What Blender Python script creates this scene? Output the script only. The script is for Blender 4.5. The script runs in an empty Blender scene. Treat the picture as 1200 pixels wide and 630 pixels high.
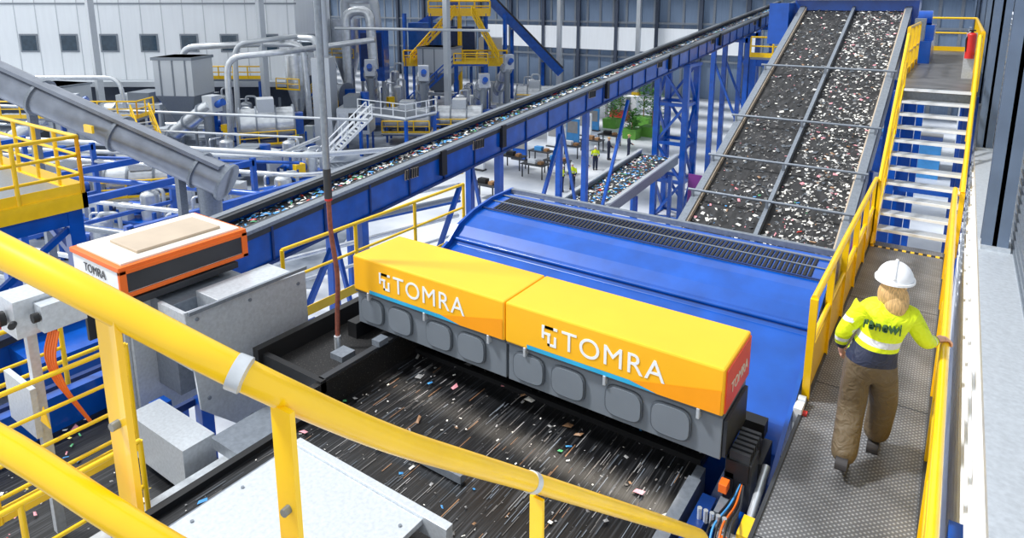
import bpy, math, random
from mathutils import Vector, Matrix
random.seed(7)
S=bpy.context.scene
S.view_settings.view_transform='Standard'
# ---------------- materials ----------------
def lin(c):
    return tuple(((x/255)/12.92 if x/255<=.04045 else ((x/255+.055)/1.055)**2.4) for x in c)
MATS={}
def mat(name,rgb,rough=.5,metal=0.,var=.12,scale=3.,bump=0.,bscale=40.,emit=0.,stretch=None,ramp=None,coat=0.):
    m=bpy.data.materials.new(name); m.use_nodes=True
    nt=m.node_tree; N=nt.nodes; L=nt.links; bs=N['Principled BSDF']
    c=lin(rgb)
    tc=N.new('ShaderNodeTexCoord'); mp=N.new('ShaderNodeMapping'); L.new(tc.outputs['Object'],mp.inputs[0])
    if stretch: mp.inputs['Scale'].default_value=stretch
    nz=N.new('ShaderNodeTexNoise'); nz.inputs['Scale'].default_value=scale; nz.inputs['Detail'].default_value=5
    L.new(mp.outputs[0],nz.inputs['Vector'])
    cr=N.new('ShaderNodeValToRGB')
    if ramp:
        p0,c0,p1,c1=ramp
        cr.color_ramp.elements[0].position=p0; cr.color_ramp.elements[0].color=(*lin(c0),1)
        cr.color_ramp.elements[1].position=p1; cr.color_ramp.elements[1].color=(*lin(c1),1)
    else:
        cr.color_ramp.elements[0].position=.3; cr.color_ramp.elements[0].color=(*[x*(1-var) for x in c],1)
        cr.color_ramp.elements[1].position=.7; cr.color_ramp.elements[1].color=(*[min(1,x*(1+var)) for x in c],1)
    L.new(nz.outputs['Fac'],cr.inputs[0]); L.new(cr.outputs[0],bs.inputs['Base Color'])
    bs.inputs['Roughness'].default_value=rough; bs.inputs['Metallic'].default_value=metal
    bs.inputs['Coat Weight'].default_value=coat
    if bump:
        b=N.new('ShaderNodeBump'); b.inputs['Strength'].default_value=bump; b.inputs['Distance'].default_value=.02
        n2=N.new('ShaderNodeTexVoronoi'); n2.inputs['Scale'].default_value=bscale
        L.new(tc.outputs['Object'],n2.inputs['Vector']); L.new(n2.outputs['Distance'],b.inputs['Height']); L.new(b.outputs[0],bs.inputs['Normal'])
    if emit:
        bs.inputs['Emission Color'].default_value=(*c,1); bs.inputs['Emission Strength'].default_value=emit
    MATS[name]=m; return m
def treadmat(name):
    """steel tread plate: regular raised studs on a worn plate"""
    m=bpy.data.materials.new(name); m.use_nodes=True; nt=m.node_tree;N=nt.nodes;L=nt.links;bs=N['Principled BSDF']
    tc=N.new('ShaderNodeTexCoord'); mp=N.new('ShaderNodeMapping'); mp.inputs['Rotation'].default_value=(0,0,.785); L.new(tc.outputs['Object'],mp.inputs[0])
    v=N.new('ShaderNodeTexVoronoi'); v.inputs['Scale'].default_value=28; v.inputs['Randomness'].default_value=0; L.new(mp.outputs[0],v.inputs['Vector'])
    r=N.new('ShaderNodeValToRGB'); r.color_ramp.elements[0].position=.12; r.color_ramp.elements[0].color=(*lin((182,184,186)),1); r.color_ramp.elements[1].position=.34; r.color_ramp.elements[1].color=(*lin((112,113,116)),1)
    L.new(v.outputs['Distance'],r.inputs[0])
    n=N.new('ShaderNodeTexNoise'); n.inputs['Scale'].default_value=2.2; n.inputs['Detail'].default_value=6; L.new(tc.outputs['Object'],n.inputs['Vector'])
    r2=N.new('ShaderNodeValToRGB'); r2.color_ramp.elements[0].position=.35; r2.color_ramp.elements[0].color=(.55,.55,.55,1); r2.color_ramp.elements[1].position=.65; r2.color_ramp.elements[1].color=(1,1,1,1); L.new(n.outputs['Fac'],r2.inputs[0])
    mx=N.new('ShaderNodeMix'); mx.data_type='RGBA'; mx.blend_type='MULTIPLY'; mx.inputs[0].default_value=1; L.new(r.outputs[0],mx.inputs[6]); L.new(r2.outputs[0],mx.inputs[7]); L.new(mx.outputs[2],bs.inputs['Base Color'])
    b=N.new('ShaderNodeBump'); b.invert=True; b.inputs['Strength'].default_value=.4; b.inputs['Distance'].default_value=.01; L.new(v.outputs['Distance'],b.inputs['Height']); L.new(b.outputs[0],bs.inputs['Normal'])
    bs.inputs['Roughness'].default_value=.4; bs.inputs['Metallic'].default_value=.3; MATS[name]=m
def bandmat(name,direction,bands,rough=.65):
    m=bpy.data.materials.new(name); m.use_nodes=True; nt=m.node_tree;N=nt.nodes;L=nt.links;bs=N['Principled BSDF']
    tc=N.new('ShaderNodeTexCoord'); vm=N.new('ShaderNodeVectorMath'); vm.operation='DOT_PRODUCT'; vm.inputs[1].default_value=[x/2 for x in direction]
    L.new(tc.outputs['Object'],vm.inputs[0]); cr=N.new('ShaderNodeValToRGB'); cr.color_ramp.interpolation='CONSTANT'
    e=cr.color_ramp.elements
    while len(e)<len(bands): e.new(.5)
    for i,(p,c) in enumerate(bands): e[i].position=p/2; e[i].color=(*lin(c),1)
    L.new(vm.outputs['Value'],cr.inputs[0]); L.new(cr.outputs[0],bs.inputs['Base Color']); bs.inputs['Roughness'].default_value=rough
    b=N.new('ShaderNodeBump'); b.inputs['Strength'].default_value=.7; b.inputs['Distance'].default_value=.04
    n2=N.new('ShaderNodeTexNoise'); n2.inputs['Scale'].default_value=9; n2.inputs['Distortion'].default_value=1.2
    L.new(tc.outputs['Object'],n2.inputs['Vector']); L.new(n2.outputs['Fac'],b.inputs['Height']); L.new(b.outputs[0],bs.inputs['Normal'])
    MATS[name]=m
mat('yellow',(252,202,6),.32,var=.06,scale=6,coat=.3)
mat('box_yellow',(255,186,28),.4,var=.04,scale=1.5); mat('amber',(250,160,18),.4,var=.04)
mat('orange',(240,110,30),.45,var=.05)
mat('red_orange',(226,78,40),.45,var=.05)
mat('blue',(0,78,172),.28,var=.2,scale=2.5,coat=.2)
mat('blue_dark',(4,46,108),.4,var=.2)
mat('cyan',(50,170,215),.4)
mat('plastic_grey',(116,124,133),.5,var=.05)
mat('plastic_grey2',(84,91,99),.5,var=.05)
mat('black',(20,21,24),.5,var=.3)
mat('black_speck',(20,20,22),.6,scale=60,ramp=(.6,(16,16,18),.78,(120,116,110)))
mat('dark',(48,51,56),.5,var=.2)
mat('columngrey',(104,120,142),.5,var=.1)
mat('galv',(198,204,210),.38,metal=.35,var=.1,scale=28)
mat('galv_dark',(132,140,150),.4,metal=.4,var=.14,scale=20)
mat('steel',(212,217,222),.25,metal=.6,var=.12,scale=3)
mat('screwsteel',(136,143,156),.32,metal=.5,var=.15,scale=3)
mat('white',(238,242,246),.5,var=.04)
mat('cream',(232,224,210),.5,var=.05)
mat('tan',(186,170,150),.5,var=.06)
mat('cladding_white',(242,247,252),.6,var=.03,stretch=(1,1,.1))
mat('cladding_grey',(112,132,158),.6,var=.1,stretch=(3,3,.1))
mat('dark_clad',(62,72,90),.6,var=.12)
mat('glass_dark',(50,72,90),.15,var=.2)
mat('window_light',(235,242,250),.4,emit=.9,var=.05)
mat('concrete',(206,210,216),.35,scale=.25,ramp=(.3,(168,176,188),.7,(224,227,231)))
mat('pit_floor',(120,128,138),.35,scale=.5,ramp=(.35,(84,94,108),.65,(152,160,170)))
treadmat('platefloor')
mat('belt',(30,31,33),.36,scale=1.,stretch=(60,1.3,60),ramp=(.5,(14,15,17),.9,(96,98,102)))
mat('belt_dark',(38,39,42),.5,scale=30,ramp=(.4,(18,19,21),.75,(80,81,84)))
mat('slope_belt',(48,48,50),.7,scale=1.,stretch=(9,2,9),ramp=(.35,(15,16,18),.85,(66,66,68)))
for n,c in dict(d_white=(240,238,230),d_blue=(70,150,215),d_red=(205,70,60),d_green=(80,165,110),d_yel=(232,205,90),d_grey=(150,150,150),d_pink=(225,150,160),d_brown=(150,115,85),d_dull=(104,102,100)).items(): mat(n,c,.5,var=.1)
mat('red',(205,40,35),.4); mat('purple',(120,50,130),.5); mat('leaf',(70,130,50),.6,var=.3,scale=10)
mat('planter_green',(100,160,60),.5); mat('wood',(160,120,80),.6)
mat('hose',(130,72,58),.5,scale=20,var=.3); mat('orange_cable',(235,110,30),.5)
mat('hivis',(224,242,20),.6,var=.06,scale=8); mat('reflective',(205,208,212),.35,metal=.2,var=.05); mat('navy',(34,42,66),.8,var=.15)
mat('skin',(226,172,146),.5,var=.05); mat('hair',(206,168,112),.6,scale=8,stretch=(14,14,1),var=.4)
mat('helmet',(246,247,248),.3,var=.02); mat('shoe',(46,44,46),.6); mat('lip',(180,90,85),.5); mat('ink',(40,80,50),.6)
# ---------------- mesh builder ----------------
class B:
    def __init__(s,name,parent=None):
        s.n=name; s.v=[]; s.f=[]; s.m=[]; s.sm=[]; s.mats=[]; s.parent=parent
    def mi(s,m):
        if m not in s.mats: s.mats.append(m)
        return s.mats.index(m)
    def add(s,vs,fs,m,smooth=False):
        o=len(s.v); s.v+= [tuple(v) for v in vs]; k=s.mi(m)
        for f in fs: s.f.append([o+i for i in f]); s.m.append(k); s.sm.append(smooth)
    def box(s,x0,y0,z0,x1,y1,z1,m):
        x0,x1=min(x0,x1),max(x0,x1); y0,y1=min(y0,y1),max(y0,y1); z0,z1=min(z0,z1),max(z0,z1)
        s.add([(x0,y0,z0),(x1,y0,z0),(x1,y1,z0),(x0,y1,z0),(x0,y0,z1),(x1,y0,z1),(x1,y1,z1),(x0,y1,z1)],
              [(0,3,2,1),(4,5,6,7),(0,1,5,4),(1,2,6,5),(2,3,7,6),(3,0,4,7)],m)
    def beam(s,p0,p1,w,h,m):
        p0=Vector(p0);p1=Vector(p1);d=(p1-p0).normalized()
        up=Vector((0,0,1)) if abs(d.z)<.95 else Vector((0,1,0))
        sd=d.cross(up).normalized(); u=sd.cross(d).normalized()
        a=sd*w/2;b=u*h/2
        vs=[p+q for p in (p0,p1) for q in (-a-b,a-b,a+b,-a+b)]
        s.add(vs,[(0,1,2,3),(7,6,5,4),(0,4,5,1),(1,5,6,2),(2,6,7,3),(3,7,4,0)],m)
    def cyl(s,p0,p1,r,m,n=12,r2=None):
        p0=Vector(p0);p1=Vector(p1);d=(p1-p0).normalized(); r2=r if r2 is None else r2
        up=Vector((0,0,1)) if abs(d.z)<.95 else Vector((0,1,0))
        a=d.cross(up).normalized(); b=a.cross(d).normalized()
        vs=[];
        for p,rr in((p0,r),(p1,r2)):
            for i in range(n):
                t=2*math.pi*i/n; vs.append(p+a*math.cos(t)*rr+b*math.sin(t)*rr)
        s.add(vs,[(i,(i+1)%n,n+(i+1)%n,n+i) for i in range(n)],m,True)
        s.add(vs[:n],[tuple(range(n))],m); s.add(vs[n:],[tuple(range(n))],m)
    def pipe(s,pts,r,m,n=10,bend=0.):
        P=[Vector(p) for p in pts]
        if bend:
            Q=[P[0]]
            for i in range(1,len(P)-1):
                a=(P[i-1]-P[i]);b=(P[i+1]-P[i]);k=min(bend,a.length*.45,b.length*.45)
                A=P[i]+a.normalized()*k; C=P[i]+b.normalized()*k
                for j in range(6):
                    t=j/5; Q.append(A*(1-t)**2+P[i]*2*t*(1-t)+C*t*t)
            Q.append(P[-1]); P=Q
        vs=[];pa=None
        for i,p in enumerate(P):
            d=(P[min(i+1,len(P)-1)]-P[max(i-1,0)]).normalized()
            if pa is None:
                up=Vector((0,0,1)) if abs(d.z)<.9 else Vector((0,1,0)); a=d.cross(up).normalized()
            else: a=(pa-d*pa.dot(d)).normalized()
            pa=a;b=d.cross(a)
            for k in range(n):
                t=2*math.pi*k/n; vs.append(p+a*math.cos(t)*r+b*math.sin(t)*r)
        fs=[]
        for i in range(len(P)-1):
            for k in range(n): fs.append((i*n+k,i*n+(k+1)%n,(i+1)*n+(k+1)%n,(i+1)*n+k))
        s.add(vs,fs,m,True); s.add(vs[:n],[tuple(range(n))],m); s.add(vs[-n:],[tuple(range(n))],m)
    def prism(s,prof,a0,a1,m,axis='X',capm=None,smooth=False):
        def mk(a,q): return (a,q[0],q[1]) if axis=='X' else ((q[0],a,q[1]) if axis=='Y' else (q[0],q[1],a))
        n=len(prof); vs=[mk(a0,q) for q in prof]+[mk(a1,q) for q in prof]
        s.add(vs,[(i,(i+1)%n,n+(i+1)%n,n+i) for i in range(n)],m,smooth)
        s.add(vs[:n],[tuple(range(n))],capm or m); s.add(vs[n:],[tuple(range(n))],capm or m)
    def ell(s,c,r,m,nu=20,nv=12,v0=-90,v1=90):
        vs=[];c=Vector(c)
        for j in range(nv+1):
            la=math.radians(v0+(v1-v0)*j/nv)
            for i in range(nu):
                lo=2*math.pi*i/nu
                vs.append(c+Vector((r[0]*math.cos(la)*math.cos(lo),r[1]*math.cos(la)*math.sin(lo),r[2]*math.sin(la))))
        fs=[(j*nu+i,j*nu+(i+1)%nu,(j+1)*nu+(i+1)%nu,(j+1)*nu+i) for j in range(nv) for i in range(nu)]
        s.add(vs,fs,m,True)
    def railing(s,pts,m='yellow',h=1.1,r=.024,mid=(.55,),step=1.3,kick=.15,flat=False):
        P=[Vector(p) for p in pts]
        s.pipe([p+Vector((0,0,h)) for p in P],r,m,8)
        for k in mid: s.pipe([p+Vector((0,0,h*k)) for p in P],r*.8,m,8)
        for a,b in zip(P,P[1:]):
            n=max(1,round((b-a).length/step))
            for i in range(n+1):
                q=a+(b-a)*i/n
                if flat: s.beam(q,q+Vector((0,0,h)),.07,.07,m)
                else: s.cyl(q,q+Vector((0,0,h)),r,m,8)
            if kick: s.beam(a+Vector((0,0,kick/2)),b+Vector((0,0,kick/2)),.012,kick,m)
    def stair(s,p0,p1,w,m='galv_dark',tread='galv',rail='yellow',rr=.03):
        p0=Vector(p0);p1=Vector(p1);d=p1-p0;hd=Vector((d.x,d.y,0)).normalized();sd=Vector((hd.y,-hd.x,0))
        n=max(3,int(d.z/.2))
        for k in(-1,1):
            s.beam(p0+sd*k*w/2,p1+sd*k*w/2,.04,.22,m)
            if rail: s.railing([p0+sd*k*w/2,p1+sd*k*w/2],rail,h=1.0,kick=0,r=rr)
        for i in range(1,n):
            q=p0+d*(i/n)
            s.beam(q-sd*w/2,q+sd*w/2,.26,.035,tread)
    def lattice(s,x0,y0,x1,y1,z0,z1,w,m,bays):
        for x in(x0,x1):
            for y in(y0,y1): s.beam((x,y,z0),(x,y,z1),w,w,m)
        for i in range(bays+1):
            z=z0+(z1-z0)*i/bays
            for a,b in(((x0,y0),(x1,y0)),((x1,y0),(x1,y1)),((x1,y1),(x0,y1)),((x0,y1),(x0,y0))):
                s.beam((*a,z),(*b,z),w*.6,w*.6,m)
                if i<bays:
                    z2=z0+(z1-z0)*(i+1)/bays
                    if i%2: a,b=b,a
                    s.beam((*a,z),(*b,z2),w*.45,w*.45,m)
    def debris(s,o,u,v,n,smin,smax,mats):
        o=Vector(o);u=Vector(u);v=Vector(v);nr=u.cross(v).normalized()
        if nr.z<0: nr=-nr
        for _ in range(n):
            c=o+u*random.random()+v*random.random()+nr*random.uniform(.006,.03)
            a=random.uniform(0,6.28); e1=(u.normalized()*math.cos(a)+v.normalized()*math.sin(a)); e2=nr.cross(e1)
            e1=(e1+nr*random.uniform(-.3,.3)).normalized()
            l=smin+(smax-smin)*random.random()**1.8;w=l*random.uniform(.3,.9);k=random.uniform(.5,1);k2=random.uniform(.4,1)
            vs=[c-e1*l/2-e2*w/2*k,c+e1*l/2*k-e2*w/2*k2,c+e1*l/2+e2*w/2*k,c-e1*l/2*k2+e2*w/2, c+nr*l*.12]
            s.add(vs,[(0,1,4),(1,2,4),(2,3,4),(3,0,4)],random.choice(mats))
    def done(s,bevel=0,loc=None,rot=None):
        me=bpy.data.meshes.new(s.n); me.from_pydata(s.v,[],s.f)
        for m in s.mats: me.materials.append(MATS[m])
        me.polygons.foreach_set('material_index',s.m); me.polygons.foreach_set('use_smooth',s.sm); me.update()
        ob=bpy.data.objects.new(s.n,me); S.collection.objects.link(ob)
        if bevel:
            b=ob.modifiers.new('b','BEVEL'); b.width=bevel; b.segments=2; b.limit_method='ANGLE'
        if rot is not None: ob.rotation_euler=(0,0,rot)
        if loc is not None: ob.location=loc
        if s.parent: ob.parent=s.parent
        return ob
def text(name,body,size,loc,rot,m,parent=None,offset=0.,extr=.002,spacing=1.):
    cu=bpy.data.curves.new(name,'FONT'); cu.body=body; cu.size=size; cu.extrude=extr; cu.offset=offset; cu.space_character=spacing
    t=bpy.data.objects.new(name+'_c',cu); S.collection.objects.link(t); bpy.context.view_layer.update()
    me=bpy.data.meshes.new_from_object(t.evaluated_get(bpy.context.evaluated_depsgraph_get()))
    bpy.data.objects.remove(t); ob=bpy.data.objects.new(name,me); me.materials.clear(); me.materials.append(MATS[m])
    S.collection.objects.link(ob); ob.location=loc; ob.rotation_euler=rot
    if parent: ob.parent=parent
    return ob
def G(a,b):   # rotated plan grid of the old washing line (not parallel to the hall)
    return (-.563*a+.8265*b, .8265*a+.563*b)
def gp(a,bb,z): x,y=G(a,bb); return (x,y,z)
GR=math.radians(34.26)
def gbox(b,a0,a1,b0,b1,z0,z1,m):
    P=[G(a0,b0),G(a0,b1),G(a1,b1),G(a1,b0)]; b.prism(P,z0,z1,m,axis='Z')
MIX=['d_white']*5+['d_blue']*3+['d_red','d_green','d_yel','d_grey','d_grey','d_pink','d_brown']
BLUEMIX=['d_blue']*6+['d_white']*6+['d_grey']*3+['d_green','d_red']
# ---------------- hall shell ----------------
b=B('floor'); b.box(-125,-12,-.2,12,86,0,'concrete'); gbox(b,26,66,-60,-8.5,0,.03,'pit_floor'); b.done()
b=B('wall_back')
b.box(-125,80,0,12,80.4,17,'cladding_grey')
for i in range(24):
    x=-122+i*5.6; b.box(x,79.6,0,x+.45,80,17,'dark_clad')
for z in (4.5,9,13): b.box(-125,79.8,z,12,80,z+.25,'galv_dark')
for i in range(70): b.box(-124+i*1.9,79.93,0,-123.7+i*1.9,80,17,'galv_dark')
b.box(-60,79.7,5.5,-20,79.8,8.5,'cladding_white')
b.done()
b=B('wall_right')
b.box(.4,3,0,.8,80,9.3,'cladding_white')
b.box(.38,3,9.3,.8,80,9.38,'galv')
b.box(.66,3,11.8,.84,80,17,'cladding_grey')
b.box(.78,3,9.38,.84,80,11.8,'window_light')
for i in range(24): b.box(.68,3,9.38+i*.1,.78,80,9.41+i*.1,'galv_dark')
for i in range(10): b.box(.38,3,7.0+i*.23,.4,80,7.02+i*.23,'white')
b.box(.3,3.4,7.6,.4,5.2,8.3,'blue')
b.done()
for y in (8.4,14.2,20.4,26.6,40,55):
    b=B('steel_column')
    b.box(.4,y,9.42,.64,y+.03,17,'columngrey'); b.box(.4,y+.22,9.42,.64,y+.25,17,'columngrey'); b.box(.5,y,9.42,.54,y+.25,17,'columngrey')
    b.box(.4,y-.05,9.38,.66,y+.3,9.42,'galv'); b.done()
for y in (34,48,62,74):
    b=B('roof_truss')
    for z in (12.4,13.6): b.box(-120,y,z,.5,y+.25,z+.25,'galv_dark')
    for i in range(40):
        x=-118+i*3; b.beam((x,y+.1,12.5),(x+1.5,y+.1,13.7),.12,.12,'galv_dark'); b.beam((x+1.5,y+.1,13.7),(x+3,y+.1,12.5),.12,.12,'galv_dark')
    b.done()
b=B('ceiling')
for i in range(9): b.box(-125,30+i*6,16.6,1,33+i*6,16.8,'dark_clad')
b.done()
for (a,bb) in ((57,-36),(57,-21.5),(61,-6),(84,6),(84,16),(70,-23.5)):
    b=B('hall_column'); x,y=G(a,bb); b.box(x-.25,y-.25,0,x+.25,y+.25,16.5,'galv'); b.box(x-.45,y-.45,0,x+.45,y+.45,.4,'yellow'); b.done()
b=B('hall_column'); x,y=G(92,8.4); b.box(x-.3,y-.3,0,x+.3,y+.3,14,'red'); b.done()
b=B('site_office_building')
b.box(-56,0,4.6,-20.2,12,12.2,'cladding_white'); b.box(-56,.8,0,-20.2,12,4.6,'dark_clad')
b.box(-57,-1.4,4.1,-20,.6,4.6,'galv'); b.box(-57,-.1,11.6,-20,0,11.75,'galv_dark')
for i in range(19): b.box(-56+i*1.95,-.03,4.6,-55.93+i*1.95,0,12.2,'galv')
for i in range(8):
    x=-45.2+i*3.75; b.box(x-.85,-.08,7.2,x+.85,.02,8.9,'galv_dark'); b.box(x-.7,-.1,7.35,x+.7,-.04,8.75,'glass_dark')
b.done(loc=(*G(62,0),0),rot=GR)
# ---------------- long diagonal conveyor ----------------
sl=.089
def ht(y): return 7.27+sl*(y-8)
b=B('long_belt_conveyor')
y0,y1=2.5,60
def slab(bb,xa,xb,za,zb,m,ya=y0,yb=y1):
    bb.add([(xa,ya,ht(ya)+za),(xb,ya,ht(ya)+za),(xb,ya,ht(ya)+zb),(xa,ya,ht(ya)+zb),(xa,yb,ht(yb)+za),(xb,yb,ht(yb)+za),(xb,yb,ht(yb)+zb),(xa,yb,ht(yb)+zb)],
      [(0,1,2,3),(7,6,5,4),(0,4,5,1),(1,5,6,2),(2,6,7,3),(3,7,4,0)],m)
slab(b,-12.08,-12,-.95,-.12,'blue'); slab(b,-13.42,-13.34,-.95,-.12,'blue')
slab(b,-12.16,-11.93,-.08,0,'galv_dark'); slab(b,-13.5,-13.3,-.08,0,'galv_dark')
slab(b,-12.06,-11.97,-.22,-.08,'dark'); slab(b,-12.05,-11.93,-.95,-.88,'blue_dark'); slab(b,-12.3,-12.16,-.14,-.02,'dark'); slab(b,-13.3,-13.16,-.14,-.02,'dark')
slab(b,-13.34,-12.08,-.32,-.26,'belt_dark'); slab(b,-13.3,-12.1,-.85,-.8,'belt_dark')
for i in range(40):
    y=y0+i*1.45; b.beam((-11.98,y,ht(y)-.95),(-11.98,y,ht(y)-.12),.05,.05,'blue_dark')
for i,y in enumerate((12.5,15.5,23,30,38,47)):
    b.box(-12.0,y-.02,ht(y)-.42,-11.96,y+.5,ht(y)-.14,'tan')
    for k in range(6): b.beam((-11.94,y+k*.09,ht(y)-.4),(-11.94,y+k*.09+.02,ht(y)-.15),.04,.03,'dark')
    b.box(-11.99,y+1.4,ht(y)-.6,-11.87,y+1.62,ht(y)+.12,'black')
b.debris((-13.3,y0,ht(y0)-.25),(1.15,0,0),(0,y1-y0,sl*(y1-y0)),6000,.05,.18,BLUEMIX)
for y in (6,11,17,23):
    for x in(-12.1,-13.3): b.beam((x,y,0),(x,y,ht(y)-.9),.22,.22,'blue')
    b.beam((-12.1,y,2),(-13.3,y,ht(y)-1.2),.1,.1,'blue'); b.beam((-12.1,y,.1),(-12.1,y+4,ht(y)-1),.12,.12,'blue')
for y in (44.5,47,51,56):
    for x in(-11.6,-13.8): b.beam((x,y,0),(x,y,ht(y)-.9),.3,.3,'blue')
    b.beam((-11.6,y,ht(y)-1.1),(-13.8,y,ht(y)-1.1),.3,.3,'blue'); b.beam((-11.6,y,3),(-13.8,y,8),.14,.14,'blue')
b.done()
b=B('lattice_tower'); b.lattice(-13.5,34,-11.9,35.6,0,8.6,.3,'blue',4); b.box(-13.7,33.8,8.5,-11.7,35.8,8.66,'blue'); b.done()
b=B('service_platform')
b.box(-11.4,44.4,8.2,-8.6,49,8.35,'galv_dark'); b.railing([(-11.4,44.4,8.35),(-8.6,44.4,8.35),(-8.6,49,8.35)],r=.06,h=1.3,kick=.3)
for p in((-11.2,44.6),(-8.8,44.6),(-8.8,48.8)): b.beam((*p,0),(*p,8.2),.4,.4,'blue')
b.beam((-11.2,44.6,8),(-8.8,44.6,8),.3,.45,'blue'); b.beam((-11.2,44.6,3),(-8.8,44.6,8),.2,.2,'blue'); b.beam((-11.2,44.6,4),(-8.8,44.6,4),.3,.3,'blue'); b.done()
b=B('sorting_belt_conveyor')
for xa in(-14.1,-12.0): b.beam((xa,23.5,2.9),(xa,33.4,3.6),.12,.5,'galv_dark'); b.beam((xa,23.5,3.18),(xa,33.4,3.88),.2,.08,'galv')
b.beam((-13.05,23.5,2.9),(-13.05,33.4,3.6),2.0,.08,'belt_dark')
b.debris((-14,23.5,2.95),(1.9,0,0),(0,9.9,.7),900,.08,.2,BLUEMIX)
for y in(24,28,32.5):
    for xa in(-14.1,-12): b.beam((xa,y,0),(xa,y,2.9),.18,.18,'blue')
b.done()
# ---------------- twin incline conveyor ----------------
def iz(y): return 7.4+.404*(y-13)
b=B('twin_incline_conveyor')
ya,yb=10.2,23.6
for x,w in((-4.45,.16),(-1.45,.16),(-2.95,.08)):
    b.beam((x,ya,iz(ya)+.1),(x,yb,iz(yb)+.1),w,.14,'galv_dark'); 
for x in(-4.36,-1.54): b.beam((x,ya,iz(ya)+.08),(x,yb,iz(yb)+.08),.05,.1,'tan')
for x in(-4.5,-1.4): b.beam((x,ya,iz(ya)-.15),(x,yb,iz(yb)-.15),.06,.5,'galv_dark')
b.beam((-2.95,ya,iz(ya)),(-2.95,yb,iz(yb)),2.9,.05,'slope_belt')
b.beam((-2.95,ya,iz(ya)-.6),(-2.95,yb,iz(yb)-.6),2.9,.05,'belt_dark')
for y in(13.6,14.9,16.6,19.2): 
    b.cyl((-4.6,y,iz(y)+.32),(-1.3,y,iz(y)+.32),.03,'galv_dark'); 
    for x in(-4.5,-2.95,-1.4): b.beam((x,y,iz(y)),(x,y,iz(y)+.32),.05,.05,'galv_dark')
W=['d_white']*9+['d_grey']*4+['d_pink','d_brown']
b.debris((-2.85,ya,iz(ya)+.02),(1.28,0,0),(0,yb-ya,iz(yb)-iz(ya)),1900,.02,.11,W)
b.debris((-2.85,ya,iz(ya)+.02),(1.28,0,0),(0,yb-ya,iz(yb)-iz(ya)),1200,.03,.12,['d_dull','plastic_grey2','d_grey'])
b.debris((-4.3,ya,iz(ya)+.02),(1.25,0,0),(0,yb-ya,iz(yb)-iz(ya)),380,.02,.12,W+['d_pink'])
b.debris((-4.3,ya,iz(ya)+.02),(1.25,0,0),(0,yb-ya,iz(yb)-iz(ya)),1300,.03,.12,['d_dull','plastic_grey2','dark'])
b.debris((-4.3,ya,iz(ya)+.02),(2.6,0,0),(0,4.6,4.6*.404),160,.03,.13,W+['d_green','d_blue','d_red'])
for y in(12,16,20,23):
    for x in(-4.5,-1.4): b.beam((x,y,0),(x,y,iz(y)-.3),.2,.2,'blue')
    b.beam((-4.5,y,iz(y)-.75),(-1.4,y,iz(y)-.75),.15,.2,'blue'); b.beam((-4.5,y,iz(y)-3.5),(-1.4,y,iz(y)-.8),.1,.1,'blue')
b.box(-4.7,23.5,11.0,-1.2,24.6,12.0,'blue'); b.box(-4.7,23.3,12.0,-1.2,24.7,12.1,'galv')
b.box(-5.3,22.6,10.6,-4.7,24.4,11.9,'blue'); 
for x in(-4.9,-1.3): b.beam((x,23.9,0),(x,23.9,11),.25,.25,'blue')
b.done()
b=B('drive_motor_unit')
b.cyl((-1.15,22.8,11.5),(-.8,22.8,11.5),.2,'blue'); b.box(-1.2,22.2,10.9,-.7,23.5,11.3,'blue'); b.box(-1.15,21.3,10.6,-.9,21.9,11.5,'galv_dark'); b.box(-1.2,21.2,10.3,-.7,23.5,10.9,'blue'); b.done()
# ---------------- blue hood machine ----------------
XL,XR=-6.1,-1.02
prof=[(8.95,6.6),(8.95,8.72),(8.85,8.78),(8.4,8.76),(7.9,8.68),(7.6,8.58),(7.44,8.47),(7.36,8.36),(6.75,8.12),(6.25,7.9),(6.05,7.7),(6.0,7.4),(6.0,6.6)]
b=B('ejector_hood')
b.prism(prof,XL,XR,'blue',capm='blue')
side=[(9.02,6.2),(9.02,8.84),(8.4,8.83),(7.9,8.75),(7.5,8.62),(7.25,8.42),(6.7,8.18),(6.1,7.95),(5.6,7.7),(5.3,7.4),(5.3,6.2)]
b.prism(side,XR,XR+.04,'blue'); b.prism(side,XL-.04,XL,'blue')
n=80
for i in range(n):
    x=XL+.2+i*(XR-XL-.4)/(n-1)
    for (q0,q1) in(((8.66,8.779),(8.43,8.77)),((8.39,8.763),(8.16,8.733))):
        b.beam((x,q0[0],q0[1]),(x,q1[0],q1[1]),.042,.014,'black')
b.beam((XL,8.7,8.79),(XR,8.7,8.79),.04,.012,'galv_dark'); b.beam((XL,8.41,8.77),(XR,8.41,8.77),.025,.016,'galv_dark'); b.beam((XL,8.12,8.735),(XR,8.12,8.735),.03,.016,'blue_dark')
b.cyl((XL,7.4,8.43),(XR,7.4,8.43),.03,'blue',8)
b.box(XL,8.93,8.76,XR,9.0,8.84,'galv_dark')
for i in range(1,5):
    x=XL+i*(XR-XL)/5; b.cyl((x,7.0,8.24),(x,7.0,8.26),.03,'galv',8)
for yz in((8.8,8.5),(8.0,8.4),(7.2,8.1),(6.3,7.7),(8.8,7.5),(7.4,7.4)): b.cyl((XR+.03,*yz),(XR+.06,*yz),.03,'galv',8)
b.cyl((XR+.05,6.55,8.06),(XR+.12,6.55,8.06),.05,'galv'); b.box(XR+.04,6.35,7.92,XR+.12,6.5,8.08,'white'); b.cyl((XR+.12,6.42,8.0),(XR+.16,6.42,8.0),.035,'red')
b.pipe([(XR+.06,6.3,7.95),(XR+.1,6.0,7.7),(XR+.08,5.7,7.5),(XR+.1,5.5,7.2)],.018,'galv',8)
for x in(XL+.1,XR-.2):
    for y in(6.2,8.8): b.beam((x,y,0),(x,y,6.7),.25,.25,'blue')
b.done(bevel=.006)
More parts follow.
